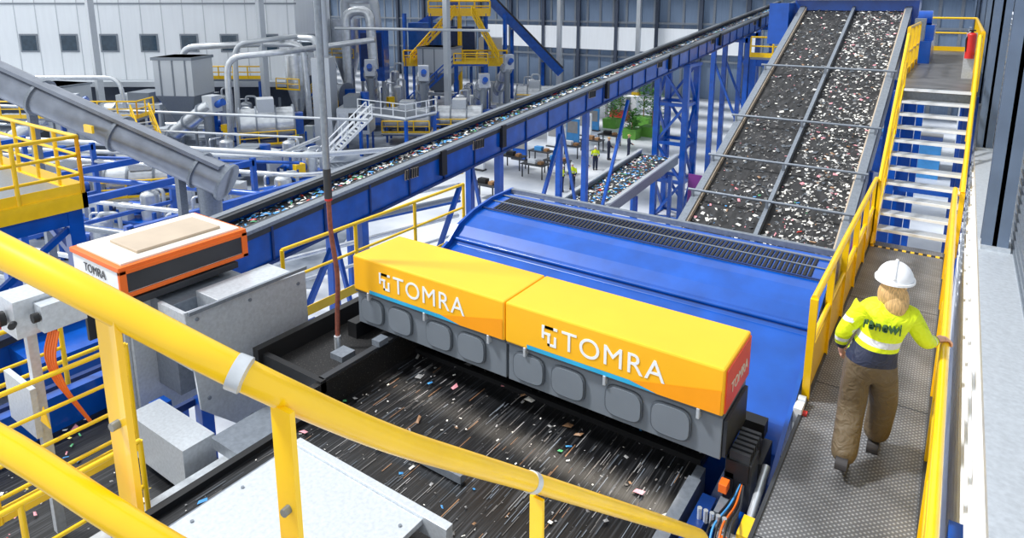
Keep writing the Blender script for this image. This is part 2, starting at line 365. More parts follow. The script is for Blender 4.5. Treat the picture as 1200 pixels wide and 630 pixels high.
# ---------------- twin optical sorter ----------------
srt=bpy.data.objects.new('optical_sorter',None); S.collection.objects.link(srt)
bx0,bx1,bm,by0,by1=-5.78,-1.32,-3.55,5.08,5.88
for k,(xa,xb) in enumerate(((bx0,bm-.006),(bm+.006,bx1))):
    b=B('cover_%d'%(k+1),srt); b.box(xa,by0,8.56,xb,by1,9.0,'box_yellow'); b.done(bevel=.02)
    w=xb-xa
    b=B('stripe_%d'%(k+1),srt)
    y=by0-.004
    b.add([(xa+.12*w,y,8.615),(xa+.62*w,y,8.615),(xa+.74*w,y,8.57),(xa+.12*w,y,8.57)],[(0,1,2,3)],'cyan')
    b.add([(xa+.62*w,y-.001,8.615),(xa+.99*w,y-.001,8.8),(xa+.99*w,y-.001,8.575),(xa+.74*w,y-.001,8.57)],[(0,1,2,3)],'amber')
    b.done()
    b=B('sensor_housing_%d'%(k+1),srt)
    b.box(xa+.01,by0+.05,8.12,xb-.01,by1-.03,8.56,'plastic_grey')
    for i in range(4):
        c=xa+w*(.12+.205*i+(.06 if i>1 else 0))
        pr=[]
        for j in range(24):
            t=2*math.pi*j/24; ct,st=math.cos(t),math.sin(t)
            pr.append((c+.19*math.copysign(abs(ct)**.55,ct),8.33+.16*math.copysign(abs(st)**.55,st)))
        b.prism(pr,by0+.025,by0+.05,'plastic_grey2',axis='Y')
        pr2=[(c+(p[0]-c)*.92,8.33+(p[1]-8.33)*.9) for p in pr]
        b.prism(pr2,by0+.014,by0+.026,'plastic_grey',axis='Y')
    for i in range(3): 
        xx=xa+w*(.1+.4*i); b.box(xx,by0-.01,8.47,xx+.03,by0+.05,8.57,'galv')
    b.box(xa,by0+.02,8.53,xb,by0+.05,8.56,'plastic_grey2')
    b.done(bevel=.006)
    t0=xa+w*.27
    text('logo_text_%d'%(k+1),'TOMRA',.285,(t0+.06,by0-.004,8.69),(math.pi/2,0,0),'white',srt,offset=0,spacing=1.1)
    lb=B('logo_mark_%d'%(k+1),srt); lx=t0-.16;lz=8.68;yy=by0-.006;q=1.1
    for (c,d,e,f2) in((0,.16,.12,.185),(0,.06,.024,.16),(.024,.1,.09,.122),(.06,0,.084,.1),(.06,.0,.15,.024),(.126,.024,.15,.1),(.03,.16,.16,.185)):
        lb.box(lx+c*q,yy,lz+d*q,lx+e*q,yy+.004,lz+f2*q,'white')
    lb.done()
b=B('end_panel',srt); b.box(bx1,by0+.03,8.58,bx1+.012,by1-.03,8.97,'red_orange')
b.box(bx1,by0+.06,8.15,bx1+.03,by1-.1,8.5,'dark'); b.done()
text('end_logo','TOMRA',.15,(bx1+.016,by0+.16,8.7),(math.pi/2,0,math.pi/2),'cream',srt)
b=B('mount_frame',srt)
b.box(bx0-.05,by1-.08,8.0,bx1+.2,by1+.06,8.14,'black'); b.box(bx1+.03,by0+.1,7.95,bx1+.22,by0+.55,8.12,'black')
for i in range(6): b.box(bx1+.05,by0+.12+i*.07,8.12,bx1+.22,by0+.16+i*.07,8.2,'dark')
b.box(bx0-.15,by0,7.6,bx0,by1,8.1,'black'); b.box(bx1+.02,by0+.1,7.5,bx1+.1,by1,8.0,'black')
b.done()
# ---------------- acceleration belt ----------------
b=B('acceleration_belt_conveyor')
b.box(-5.2,2.2,7.64,-1.6,6.0,7.7,'belt')
b.box(-5.28,2.0,7.4,-5.2,3.9,7.76,'black'); b.box(-5.28,3.9,7.4,-5.2,6.0,8.02,'black_speck'); b.box(-6.2,4.1,7.2,-5.28,6.0,7.9,'black_speck')
b.box(-6.3,4.0,7.9,-6.2,6.0,8.12,'black'); b.box(-5.3,4.1,8.02,-5.22,5.9,8.05,'dark'); b.box(-6.25,4.05,7.9,-5.2,4.12,8.05,'black')
b.box(-5.9,3.2,7.5,-5.3,4.0,7.62,'galv_dark'); b.box(-5.7,4.6,7.9,-5.5,4.8,7.97,'galv_dark'); b.box(-5.32,4.9,8.05,-5.2,5.05,8.12,'galv_dark')
b.box(-5.2,5.92,7.7,-1.6,5.98,8.1,'black'); b.box(-5.2,5.5,7.7,-1.6,5.56,7.76,'black')
b.box(-1.6,2.2,7.5,-1.52,5.4,7.78,'galv_dark'); b.box(-1.61,2.2,7.78,-1.5,5.2,7.8,'galv_dark')
b.box(-5.3,4.02,7.72,-3.3,4.1,7.8,'galv_dark')
b.box(-1.45,2.4,6.9,-1.1,6.0,7.55,'blue'); b.box(-1.3,4.5,7.55,-1.06,5.7,7.65,'blue'); b.box(-5.4,2.0,7.0,-1.3,2.2,7.8,'blue')
b.debris((-5.15,2.3,7.7),(3.5,0,0),(0,3.4,0),75,.04,.12,['d_white']*4+['d_grey']*3+['d_pink','d_brown','d_green','d_blue'])
b.debris((-5.15,2.3,7.7),(3.5,0,0),(0,3.4,0),500,.008,.04,['d_white']*3+['d_grey']*4+['d_dull']*6)
for _ in range(520):   # thin quads stretched along travel, imitating motion-blurred debris
    x=random.uniform(-5.12,-1.68);y=random.uniform(2.3,5.3);l=random.uniform(.06,.32);w=random.uniform(.003,.009);z=7.704+random.random()*.004
    b.add([(x,y,z),(x+w,y,z),(x+w+random.uniform(-.004,.004),y+l,z),(x,y+l,z)],[(0,1,2,3)],random.choice(['d_dull','d_dull','d_dull','plastic_grey2','plastic_grey2','d_grey','d_brown','plastic_grey']))
b.box(-5.3,2.3,6.6,-1.6,6.0,7.0,'blue_dark')
for x in(-5.2,-1.5):
    for y in(2.6,5.6): b.beam((x,y,0),(x,y,6.9),.22,.22,'blue')
b.done()
b=B('maintenance_cover')
b.box(-4.75,1.2,7.88,-3.15,3.35,7.93,'galv'); b.box(-3.12,1.2,7.86,-2.3,2.9,7.9,'galv'); b.box(-4.75,3.35,7.8,-2.9,3.43,7.96,'galv')
b.box(-4.8,1.2,7.3,-4.7,3.35,7.9,'galv_dark')
for i in range(5):
    for x in(-4.65,-3.25): b.cyl((x,1.4+i*.45,7.93),(x,1.4+i*.45,7.94),.015,'galv_dark',8)
b.box(-3.3,2.7,7.93,-3.2,2.8,7.98,'yellow'); b.done(bevel=.004)
b=B('pneumatic_valve_unit')
b.box(-1.3,5.2,7.65,-1.08,5.45,8.12,'dark'); b.box(-1.25,5.5,7.65,-1.06,5.9,7.95,'black'); b.box(-1.28,4.85,7.65,-1.12,5.05,7.85,'galv_dark')
b.cyl((-1.02,4.9,7.75),(-1.02,5.5,7.95),.035,'steel'); b.cyl((-1.05,4.7,7.7),(-1.02,4.9,7.75),.02,'steel',8)
b.box(-1.2,4.55,7.6,-1.02,4.75,7.8,'galv'); b.box(-1.15,4.5,7.8,-1.05,4.6,7.88,'orange'); b.box(-1.3,4.3,7.5,-1.05,4.55,7.75,'dark')
b.box(-1.05,4.68,7.62,-.9,4.92,7.88,'yellow'); b.box(-1.3,5.02,7.9,-1.23,5.12,7.98,'orange')
for i in range(5): b.cyl((-1.35+.05*i,4.7,7.84),(-1.35+.05*i,4.7,7.95),.02,'steel',8)
b.box(-1.42,4.2,7.55,-1.3,5.0,7.85,'blue_dark')
for k,m in enumerate(('black','d_blue','black','orange_cable','black','dark')):
    b.pipe([(-1.2+.03*k,4.3,7.75),(-1.25+.035*k,4.6,7.9+.02*k),(-1.2+.02*k,5.0,7.85),(-1.15,5.3,7.95)],.01,m,6,bend=.1)
b.done(bevel=.004)
b=B('air_hose_drop')
b.cyl((-5.88,4.85,9.9),(-5.88,4.85,16.5),.04,'galv_dark',8); b.cyl((-5.88,4.85,9.75),(-5.88,4.85,10.1),.045,'dark',8); b.box(-5.91,4.82,9.72,-5.85,4.88,9.82,'red')
b.pipe([(-5.88,4.85,9.9),(-5.9,4.87,9.3),(-5.82,4.88,8.8),(-5.84,4.85,8.3),(-5.8,4.8,7.95)],.028,'hose',8,bend=.3)
b.cyl((-5.8,4.8,7.9),(-5.8,4.8,8.06),.04,'steel'); b.done()
# ---------------- second sorter at left ----------------
s2=bpy.data.objects.new('compact_optical_sorter',None); S.collection.objects.link(s2)
b=B('head',s2); b.box(-8.6,3.2,8.75,-7.45,4.75,9.06,'white'); b.box(-8.62,3.18,9.03,-7.43,4.77,9.09,'orange'); b.box(-8.56,3.24,9.08,-7.49,4.71,9.115,'cream')
b.box(-8.3,3.5,9.115,-7.65,4.55,9.15,'tan'); b.box(-7.46,3.24,8.78,-7.435,4.7,9.02,'dark')
for (y0_,y1_,z0_,z1_) in((3.18,4.77,9.0,9.05),(3.18,4.77,8.72,8.77),(3.18,3.26,8.72,9.05),(4.69,4.77,8.72,9.05)): b.box(-7.47,y0_,z0_,-7.42,y1_,z1_,'orange')
b.box(-8.6,3.2,8.72,-7.45,3.5,8.76,'orange'); b.done(bevel=.008)
text('logo','TOMRA',.15,(-8.3,3.19,8.87),(math.pi/2,0,0),'dark',s2)
b=B('lower_housing',s2)
b.box(-8.45,3.3,7.0,-7.75,4.4,8.72,'galv'); b.box(-7.74,3.6,7.4,-7.2,4.6,8.55,'galv_dark'); b.box(-7.2,3.9,8.3,-6.75,4.9,8.62,'galv'); b.box(-7.74,3.35,7.0,-7.68,4.5,8.72,'galv')
b.box(-8.6,3.25,8.62,-7.4,4.6,8.7,'dark'); b.box(-8.5,3.2,7.9,-8.44,3.3,8.7,'dark'); b.box(-8.4,3.28,7.6,-7.8,3.3,8.5,'plastic_grey')
for x in(-8.4,-7.3):
    for y in(3.4,4.5): b.beam((x,y,0),(x,y,7.4),.18,.18,'blue')
b.done(bevel=.006)
b=B('guide_plate',s2); b.prism([(3.42,8.7),(5.0,8.62),(5.0,7.3),(4.05,6.95),(3.5,7.5)],-6.62,-6.59,'galv'); b.box(-7.2,3.45,8.0,-6.6,3.5,8.65,'galv')
for yz in((3.55,8.58),(4.2,8.55),(4.88,8.5),(4.88,7.5),(4.1,7.1),(3.6,7.6)): b.cyl((-6.59,*yz),(-6.575,*yz),.022,'galv_dark',8)
b.box(-6.59,3.45,8.66,-6.55,5.0,8.7,'galv_dark'); b.done()
b=B('side_conveyor')
b.box(-8.6,0,6.75,-5.5,3.6,6.85,'belt'); b.box(-5.5,0,6.5,-5.35,3.7,7.3,'galv_dark'); b.box(-8.75,0,6.5,-8.6,3.6,7.3,'blue')
b.box(-7.2,3.0,7.0,-6.1,3.35,7.5,'galv'); b.box(-5.95,1.5,7.2,-5.5,3.8,7.3,'galv')
b.debris((-8.5,0,6.86),(2.9,0,0),(0,3.4,0),260,.02,.1,MIX)
for i in range(5): b.beam((-10.5+i*.5,0,6.4),(-10.5+i*.5,7,6.4),.1,.1,'blue_dark')
for x in(-8.6,-5.6): 
    for y in(.4,3): b.beam((x,y,0),(x,y,6.5),.2,.2,'blue')
b.done()
b=B('isolator_panel')
b.box(-6.98,1.95,9.05,-6.62,2.3,9.4,'galv'); b.box(-6.6,2.1,9.1,-6.45,2.45,9.35,'galv')
b.cyl((-6.8,1.93,9.22),(-6.8,1.88,9.22),.07,'black'); b.box(-6.83,1.85,9.14,-6.77,1.89,9.3,'red'); b.cyl((-6.5,2.09,9.25),(-6.5,2.04,9.25),.045,'black')
b.cyl((-6.6,1.93,9.22),(-6.55,1.9,9.22),.03,'black'); b.beam((-6.8,2.1,6.9),(-6.8,2.1,9.05),.08,.08,'galv')
for k in range(5): b.pipe([(-6.6+.04*k,2.2,9.08),(-6.6+.05*k,2.12,8.85),(-6.72+.07*k,2.2,8.5),(-6.6+.02*k,2.4,8.0)],.011,'orange_cable',6,bend=.1)
b.box(-7.3,2.0,8.0,-6.7,2.05,8.5,'galv')
b.prism([(-6.55,8.25),(-6.35,8.25),(-6.45,8.43)],2.0,2.01,'yellow',axis='Y'); b.done()
b=B('guard_railing')
b.railing([(-6.35,.4,7.6),(-6.35,2.7,7.6)],h=1.15,mid=(.72,.45,.2),r=.024,step=1.1)
b.railing([(-5.6,.6,7.3),(-5.6,2.4,7.3)],h=.9,mid=(.5,),r=.024,kick=.1,step=1.0)
b.railing([(-9.0,1.0,7.0),(-9.0,3.1,7.0)],h=1.15,mid=(.6,),r=.03,kick=.12,step=1.0)
b.railing([(-7.6,5.4,7.4),(-7.6,9.5,7.4)],h=1.15,mid=(.6,),r=.03); b.done()
b=B('lower_conveyor_frame')
for y in (-1,1.4,3.6,5.8):
    b.beam((-16,y,5.6),(-9.2,y,5.6),.2,.25,'blue')
    for x in(-15.5,-12.5,-9.5): b.beam((x,y,0),(x,y,5.6),.2,.2,'blue')
for x in(-15.5,-9.5): b.beam((x,-1,5.9),(x,6.5,5.9),.15,.4,'blue')
b.box(-15,-1,5.8,-13.6,6.5,5.9,'belt_dark'); b.debris((-15,-1,5.92),(1.3,0,0),(0,7.4,0),400,.04,.12,MIX)
b.railing([(-9.6,-1,6.1),(-9.6,6.5,6.1)],h=1.1,r=.03,mid=(.5,)); b.box(-12.6,-1,5.75,-9.6,6.5,5.85,'galv_dark')
b.box(-12.2,1,5.85,-11.2,2.2,7.0,'galv'); b.box(-12.0,3.4,5.85,-11,4.6,6.6,'blue'); b.cyl((-11.5,5.6,6.3),(-10.5,5.6,6.3),.3,'galv',16); b.done()
# ---------------- walkway, rails, stairs ----------------
b=B('walkway')
b.box(-.9,2.6,7.95,.12,12.2,8.0,'platefloor'); b.box(-.93,2.6,7.75,-.9,12.2,8.02,'dark'); b.box(.12,2.6,7.7,.16,12.2,8.03,'dark')
for y in(4,7,10,12): b.beam((-.9,y,7.85),(.15,y,7.85),.12,.2,'blue'); b.beam((.05,y,0),(.05,y,7.8),.2,.2,'blue')
for y in(4.6,7.1,9.6): b.box(-.9,y,8.0,.12,y+.012,8.003,'dark')
for i in range(9): b.box(-.9+i*.115,11.88,8.0,-.845+i*.115,11.96,8.004,'yellow'); b.box(-.845+i*.115,11.88,8.0,-.785+i*.115,11.96,8.004,'black')
b.done()
b=B('walkway_railing')
b.railing([(.16,2.8,8.0),(.16,12.1,8.0)],h=1.1,mid=(.55,),r=.036,kick=.4,step=1.2,flat=True)
b.railing([(-.93,6.7,8.0),(-.93,12.1,8.0)],h=1.1,mid=(.55,),r=.036,kick=.5,step=1.1,flat=True)
b.done()
b=B('steel_staircase')
n=11
for i in range(1,n+1):
    y=12.1+i*2.9/n; z=8+i*2.3/n
    b.box(-.85,y-.12,z-.03,.24,y+.16,z,'galv'); b.box(-.85,y-.13,z-.04,.24,y-.11,z+.005,'white')
for x in(-.88,.26): b.beam((x,11.95,7.95),(x,15.1,10.3),.04,.25,'yellow'); b.railing([(x,12.1,8.0),(x,15.0,10.3)],h=1.05,mid=(.5,),r=.034,kick=0,step=1.1,flat=True)
b.done()
b=B('upper_platform')
b.box(-1.0,15.1,10.22,.34,27,10.3,'platefloor'); b.box(-1.0,15.1,9.98,.34,15.18,10.22,'galv_dark')
b.railing([(-1.0,17,10.3),(-1.0,21,10.3)],h=1.1,mid=(.5,),r=.035,kick=.15,flat=True)
b.railing([(.3,15.2,10.3),(.3,27,10.3)],h=1.1,mid=(.5,),r=.035,kick=.15,flat=True)
b.railing([(-1,27,10.3),(.3,27,10.3)],h=1.1,r=.035)
for y in(15.3,21,26.5):
    for x in(-.95,.28): b.beam((x,y,0),(x,y,10.2),.2,.2,'blue')
for z in(4,6,8.2): b.beam((-.95,15.3,z),(.28,15.3,z),.1,.1,'blue')
b.done()
b=B('fire_extinguisher'); b.cyl((.15,17.5,10.75),(.15,17.5,11.25),.09,'red',14); b.ell((.15,17.5,11.25),(.09,.09,.06),'red'); b.cyl((.15,17.5,11.28),(.15,17.5,11.36),.025,'black',8); b.box(.09,17.46,11.34,.21,17.54,11.37,'black')
b.pipe([(.15,17.5,11.33),(.05,17.45,11.2),(.07,17.45,10.9)],.014,'black',6,bend=.1); b.box(.05,17.58,10.3,.25,17.62,11.3,'galv'); b.done()
b=B('stair_handrail')
top=[(-2.3,.1,11.87),(-1.504,.436,11.525),(-1.315,.501,11.46),(-1.05,.64,11.31),(-1.02,.96,10.995),(-1.0,1.6,10.45),(-.86,2.5,9.69),(-.82,2.95,9.3),(-.84,3.05,9.1),(-.86,3.05,8.0)]
b.pipe(top,.031,'yellow',20,bend=.2)
low=[(-2.2,.0,11.5),(-1.43,.37,11.18),(-1.175,.47,11.04),(-.99,.62,10.85),(-.99,1.58,9.95),(-.86,2.5,9.15),(-.85,3.0,8.7)]
b.pipe(low,.028,'yellow',16,bend=.2)
for (x,y,zt,zb,w) in((-1.27,.515,11.42,10.3,.075),(-1.02,.70,11.22,10.0,.06),(-.99,1.6,10.4,9.0,.05),(-1.65,.37,11.55,10.3,.075)):
    b.beam((x,y,zt),(x-.0,y,zb),w,.012,'yellow'); b.cyl((x+.006,y-.006,zt-.22),(x+.008,y-.022,zt-.22),.009,'galv_dark',8)
b.cyl((-1.065,.632,11.318),(-1.045,.645,11.308),.0345,'galv',20); b.cyl((-1.0,1.57,10.475),(-.998,1.595,10.453),.0345,'galv',20)
b.done()
b=B('observation_landing'); b.box(-2.6,-1.5,10.15,.3,.35,10.2,'platefloor')
for i in range(4,12): b.box(-.95,.35+i*.24,10.2-i*.2-.03,.1,.6+i*.24,10.2-i*.2,'galv')
for x in(-2.5,.2): b.beam((x,-1.2,0),(x,-1.2,10.15),.2,.2,'blue')
b.done()
# ---------------- left zone ----------------
b=B('screw_conveyor')
p0=Vector((-16.2,9.97,7.1));p1=Vector((-23.9,5.7,11.0)); b.cyl(p0,p1,.46,'screwsteel',28)
d=(p1-p0).normalized()
for t in(.0,.8,3.2,5.6,7.5): b.cyl(p0+d*t,p0+d*(t+.08),.53,'galv_dark',28)
b.beam(p0+Vector((.1,-.2,.5)),p1+Vector((.1,-.2,.5)),.3,.1,'screwsteel')
b.cyl(p0+d*.6,p0+d*.6+Vector((0,0,-1.3)),.34,'galv_dark',16,.28); q=p0+d*3.9; b.box(q.x+.35,q.y-.52,q.z-.1,q.x+.8,q.y-.46,q.z+.1,'yellow')
for t in(1.5,6): q=p0+d*t; b.beam((q.x,q.y,0),(q.x,q.y,q.z-.4),.2,.2,'galv_dark')
b.done()
b=B('access_platform')
b.box(-19.5,2.5,7.8,-15.2,6.0,7.95,'galv_dark'); b.box(-15.2,2.5,7.65,-15.1,6.05,7.98,'yellow'); b.box(-19.5,5.95,7.65,-15.1,6.05,7.98,'yellow')
b.railing([(-19.5,6,7.95),(-15.15,6,7.95),(-15.15,2.5,7.95)],h=1.25,mid=(.35,.68),r=.045,kick=.25,step=1.2)
for p in((-15.3,2.7),(-15.3,5.8),(-19.3,5.8)): b.beam((*p,0),(*p,7.8),.28,.28,'blue')
b.beam((-15.3,2.7,7.5),(-15.3,5.8,7.5),.25,.35,'blue'); b.beam((-19.3,5.8,7.5),(-15.3,5.8,7.5),.25,.35,'blue'); b.beam((-15.3,5.8,6.5),(-17.5,5.8,7.5),.15,.15,'blue')
b.beam((-15.3,2.7,5.2),(-15.3,5.8,7.3),.12,.12,'blue'); b.done()
b=B('pipe_rack')
for i in range(9):
    z=2.4+.35*(i%3)+.25*i; m=('galv','steel','galv_dark','blue','steel','blue','yellow','steel','galv')[i]
    b.pipe([(-46,3+i*.9,z),(-19-i*.6,10+i*1.1,z),(-18-i*.5,22+i*.7,z-.8)],.07+.03*(i%3),m,8,bend=1)
for k in range(6):
    x=-20-k*4.5; y=9-k*1.2
    for yy in(0,8.5): b.beam((x,y+yy,0),(x,y+yy,5.4),.2,.2,'blue')
    b.beam((x,y,3),(x,y+8.5,3),.15,.15,'blue'); b.beam((x,y,5.2),(x,y+8.5,5.2),.2,.25,'blue')
b.done()
def machine(name,a,bb,w,d,h,kind=0,rot=0.3):
    x,y=G(a,bb); b=B(name)
    leg='blue' if kind in(1,3,5) else 'galv_dark'
    for sx in(-1,1):
        for sy in(-1,1): b.beam((sx*w*.42,sy*d*.42,0),(sx*w*.42,sy*d*.42,h*.45),.16,.16,leg)
    if kind==0:
        b.box(-w/2,-d/2,h*.6,w/2,d/2,h,'galv'); b.box(-w/2-.1,-d/2-.1,h*.97,w/2+.1,d/2+.1,h,'galv_dark')
        vs=[(-w/2,-d/2,h*.6),(w/2,-d/2,h*.6),(w/2,d/2,h*.6),(-w/2,d/2,h*.6),(-w*.2,-d*.2,h*.3),(w*.2,-d*.2,h*.3),(w*.2,d*.2,h*.3),(-w*.2,d*.2,h*.3)]
        b.add(vs,[(0,1,5,4),(1,2,6,5),(2,3,7,6),(3,0,4,7),(4,5,6,7)],'galv_dark'); b.cyl((-w*.6,0,h*.25),(w*.6,0,h*.25),.3,'steel',14)
        for sx in(-.33,0,.33): b.box(w*sx-.05,-d/2-.06,h*.6,w*sx+.05,-d/2,h,'galv_dark')
    elif kind==1:
        b.cyl((-w/2,0,h*.62),(w/2,0,h*.62),h*.3,'steel',24)
        for t in(-.5,-.2,.15,.48): b.cyl((w*t,0,h*.62),(w*t+.12,0,h*.62),h*.34,'galv_dark',24)
        b.box(-w*.15,-d*.3,h*.85,w*.15,d*.3,h*1.1,'galv'); b.box(w/2,-.4,h*.4,w/2+.7,.4,h*.8,'blue'); b.box(-w/2,-d/2,h*.2,w/2,d/2,h*.3,'blue')
        b.railing([(-w/2,-d/2-.3,h*.3),(w/2,-d/2-.3,h*.3)],'yellow',h=1.0,r=.05,kick=.15); b.box(-w/2,-d/2-.8,h*.27,w/2,-d/2,h*.3,'galv_dark')
    elif kind==2:
        b.cyl((-w/2,0,h*.35),(w/2,0,h*.95),.55,'steel',18); b.box(-w/2-.3,-.6,h*.2,-w/2+.6,.6,h*.55,'galv')
        for t in(-.3,0,.3): b.cyl((w*t,0,h*(.65+.6*t)),(w*t+.1,0,h*(.65+.6*t)+.06),.66,'galv_dark',18)
        b.box(w/2-.5,-.45,h*.85,w/2+.4,.45,h*1.08,'galv'); b.cyl((w/2-.6,0,h*.8),(w/2-.6,0,h*.2),.3,'galv_dark',12); b.cyl((w/2+.4,0,h*.95),(w/2+1,0,h*1.0),.25,'blue',12)
        b.box(-w/2,-.9,h*.1,w/2,.9,h*.14,'blue')
    elif kind==3:
        b.box(-w/2,-d/2,h*.35,w/2,d/2,h*.8,'galv'); b.box(-w*.3,-d*.4,h*.8,w*.2,d*.4,h,'plastic_grey'); b.cyl((w*.3,0,h*.8),(w*.3,0,h*1.05),.35,'blue',14)
        for i in range(3): b.box(-w*.45+i*w*.32,-d/2-.03,h*.42,-w*.2+i*w*.32,-d/2,h*.72,('steel','dark','blue_dark')[i])
        b.cyl((-w*.5,-d*.3,h*.55),(-w*.8,-d*.3,h*.2),.18,'steel',10)
    elif kind==4:
        b.cyl((0,0,h*.6),(0,0,h*.95),w*.4,'steel',20); b.cyl((0,0,h*.2),(0,0,h*.6),w*.1,'steel',20,w*.4); b.pipe([(0,0,h*.95),(0,0,h*1.15),(w*.9,0,h*1.15),(w*1.1,0,h*.4)],w*.13,'galv',12,bend=.6)
        b.railing([(-w*.5,-w*.5,h*.55),(w*.5,-w*.5,h*.55)],'yellow',h=1,kick=.15,r=.05)
    elif kind==5:
        b.box(-w/2,-d/2,.15,w/2,d/2,.3,'blue'); b.cyl((-w*.4,0,.8),(-w*.05,0,.8),.35,'blue',14); b.cyl((w*.1,0,.3),(w*.1,0,h*.8),d*.28,'steel',16); b.ell((w*.1,0,h*.8),(d*.28,d*.28,.25),'steel',16,6)
        b.pipe([(w*.1,0,h*.85),(w*.1,0,h),(w*.42,0,h),(w*.42,0,.3)],.1,'galv',8,bend=.3); b.box(-w*.45,-d*.45,.3,-w*.2,-d*.2,h*.6,random.choice(['dark','yellow','galv','blue']))
        b.pipe([(-w*.2,0,1),(-w*.2,d*.4,1),(-w*.2,d*.4,h*.9),(w*.1,d*.4,h*.9)],.07,'steel',8,bend=.2)
    return b.done(loc=(x,y,0),rot=rot)
L=[('friction_washer',47,-23.5,5,2.4,5.0,2,.2),('feed_hopper',53,-26.5,3.2,3,7.6,0,.5),('drum_washer',50,-19,4,2.4,4.2,1,1.0),
('screw_press',55,-30.5,4,3,4.5,3,.4),('feed_hopper',44,-29,3,3,4.2,0,.3),('screw_press',42,-24,3.4,2,2.8,3,1.2),('screw_press',43,-17.5,3.2,2.4,2.4,3,.6),
('friction_washer',63,-13.5,6.5,2,6.2,2,-.8),('friction_washer',62,-8.5,6.5,2,5.8,2,-.8),('friction_washer',61,-3.0,6,2,5.2,2,-.8),('friction_washer',68,-1,5,2,6.2,2,-.7),
('drum_washer',56,-9,4,2.2,3.2,1,.6),('drum_washer',57,-4.6,4,2.2,3.2,1,.6),('screw_press',58,-.5,3,2.4,2.8,3,.6),('screw_press',52,-12.5,2.5,2.4,4.6,3,.6),
('cyclone_separator',74,-18.5,4,4,10.5,4,.3),('cyclone_separator',59.5,-19.5,2.6,3,7.5,4,.2),('feed_hopper',73,-8,4,3,7,0,.3),('drum_washer',67,-19,5,2.5,4,1,.2),
('screw_press',40,-29,4,3,3,3,.2),('drum_washer',38,-22,4,2.2,2.6,1,.9),('screw_press',36,-17,3,2,2.2,3,.4),('feed_hopper',56,-39,4,3,5,0,.3),('drum_washer',57,-33.5,5,2.5,3.6,1,.6),
('screw_press',50,-35,4,3,4,3,.6),('friction_washer',46,-34,5,2,5,2,.9),('drum_washer',72,2.5,4,2,3,1,.5),('cyclone_separator',82,-20,3,4,10,4,.3)]
for (n_,a,bb,w,d,h,k,r) in L: machine(n_,a,bb,w,d,h,k,r)
for (a,bb,h) in((40.5,-20,2.4),(45.5,-20.5,2.6),(48.5,-29.5,3),(53,-22.3,3.4),(39,-25.8,2.2),(34.5,-20,2),(33,-16,2),(38,-14,1.8),(44,-14.2,2),(54,-15.8,3),(51,-31.5,3),(43,-32.5,2.6),(47,-38.5,3),(60,-27,4),(58,-24,3.6),(65,-24,4),(67,-12,4),(69,-5,3.4),(66,-5.5,3),(75.5,2,3.6),(74,-13.5,5),(33.5,-24,2.2),(54,-1.8,1.8),(31,-12.5,1.8),(30,-20,2),(47,-16.5,2.2),(30,-16,2)): machine('pump_skid',a,bb,2.8,1.8,h,5,random.uniform(0,1.6))
b=B('ventilation_duct')
b.pipe([gp(57,-29,2),gp(57,-28.5,8),gp(57,-22,8.3),gp(57,-18,8.3),gp(57,-17.8,2)],.28,'steel',12,bend=1.2)
b.pipe([gp(51.5,-22.5,1),gp(51.5,-22.3,7.6),gp(52,-18,8),gp(58,-16.5,8),gp(58,-12,8.6)],.25,'steel',12,bend=1.2)
b.pipe([gp(55.5,-23.5,1),gp(55.5,-23.3,8.4),gp(55.5,-20,8.8),gp(61,-19,8.8)],.22,'galv',12,bend=1.2)
b.pipe([gp(68,-17,3),gp(68,-17,10.8),gp(68,-14.5,11),gp(68,-14.3,5)],.5,'steel',12,bend=1.5)
b.pipe([gp(60,-16,9.5),gp(60,-2,9.3)],.12,'galv',8); b.pipe([gp(45,-40,5),gp(45,-10,3.8)],.1,'galv',8); b.pipe([gp(43,-36,4),gp(43,-14,3)],.08,'steel',8)
b.pipe([gp(50,-45,6.2),gp(50,-30,6.2),gp(50,-29.5,1)],.16,'steel',10,bend=1)
b.pipe([gp(36,-34,3.6),gp(36,-12,3.0)],.09,'blue',8); b.pipe([gp(34,-32,4.4),gp(35,-13,3.6),gp(40,-12,3.6)],.12,'steel',8,bend=1)
b.done()
b=B('mezzanine_stairs')
b.stair((*G(47,-14.2),0),(*G(49,-10.8),3.4),1.3,'white','galv','white',.05)
x,y=G(50,-9); b.box(x-2.4,y-1.6,3.3,x+2.6,y+1.8,3.45,'galv_dark'); b.railing([(x-2.4,y-1.6,3.45),(x+2.6,y-1.6,3.45),(x+2.6,y+1.8,3.45)],'white',h=1.1,r=.04)
for p in((x-2.3,y-1.5),(x+2.5,y-1.5),(x+2.5,y+1.7)): b.beam((*p,0),(*p,3.3),.2,.2,'blue')
b.done()
b=B('equipment_mezzanine')
gbox(b,41.5,43.5,-34,-24,4.4,4.55,'galv_dark'); b.railing([gp(41.5,-34,4.55),gp(41.5,-24,4.55),gp(43.5,-24,4.55)],r=.05,kick=.25)
for q in(-33.8,-29,-24.2): b.beam(gp(41.7,q,0),gp(41.7,q,4.4),.22,.22,'blue')
b.stair(gp(39,-21,0),gp(41.5,-23.8,4.5),1.1,'yellow','galv','yellow',.05)
b.done()
b=B('equipment_mezzanine')
gbox(b,57.5,58.6,-27,-21.9,5.0,5.2,'galv_dark'); b.railing([gp(57.5,-27,5.2),gp(57.5,-21.9,5.2)],r=.06,kick=.3)
for q in(-26.8,-22.2): b.beam(gp(57.7,q,0),gp(57.7,q,5),.25,.25,'blue')
b.done()
b=B('blue_staircase')
b.stair(gp(69,-12,0),gp(69,-6,5.4),1.5,'blue','blue','blue',.07); gbox(b,68,71,-6,-2.5,5.3,5.5,'blue'); b.railing([gp(68,-6,5.5),gp(68,-2.5,5.5)],'yellow',r=.07,kick=.3)
for q in(-5.8,-2.7): b.beam(gp(68.2,q,0),gp(68.2,q,5.3),.3,.3,'blue')
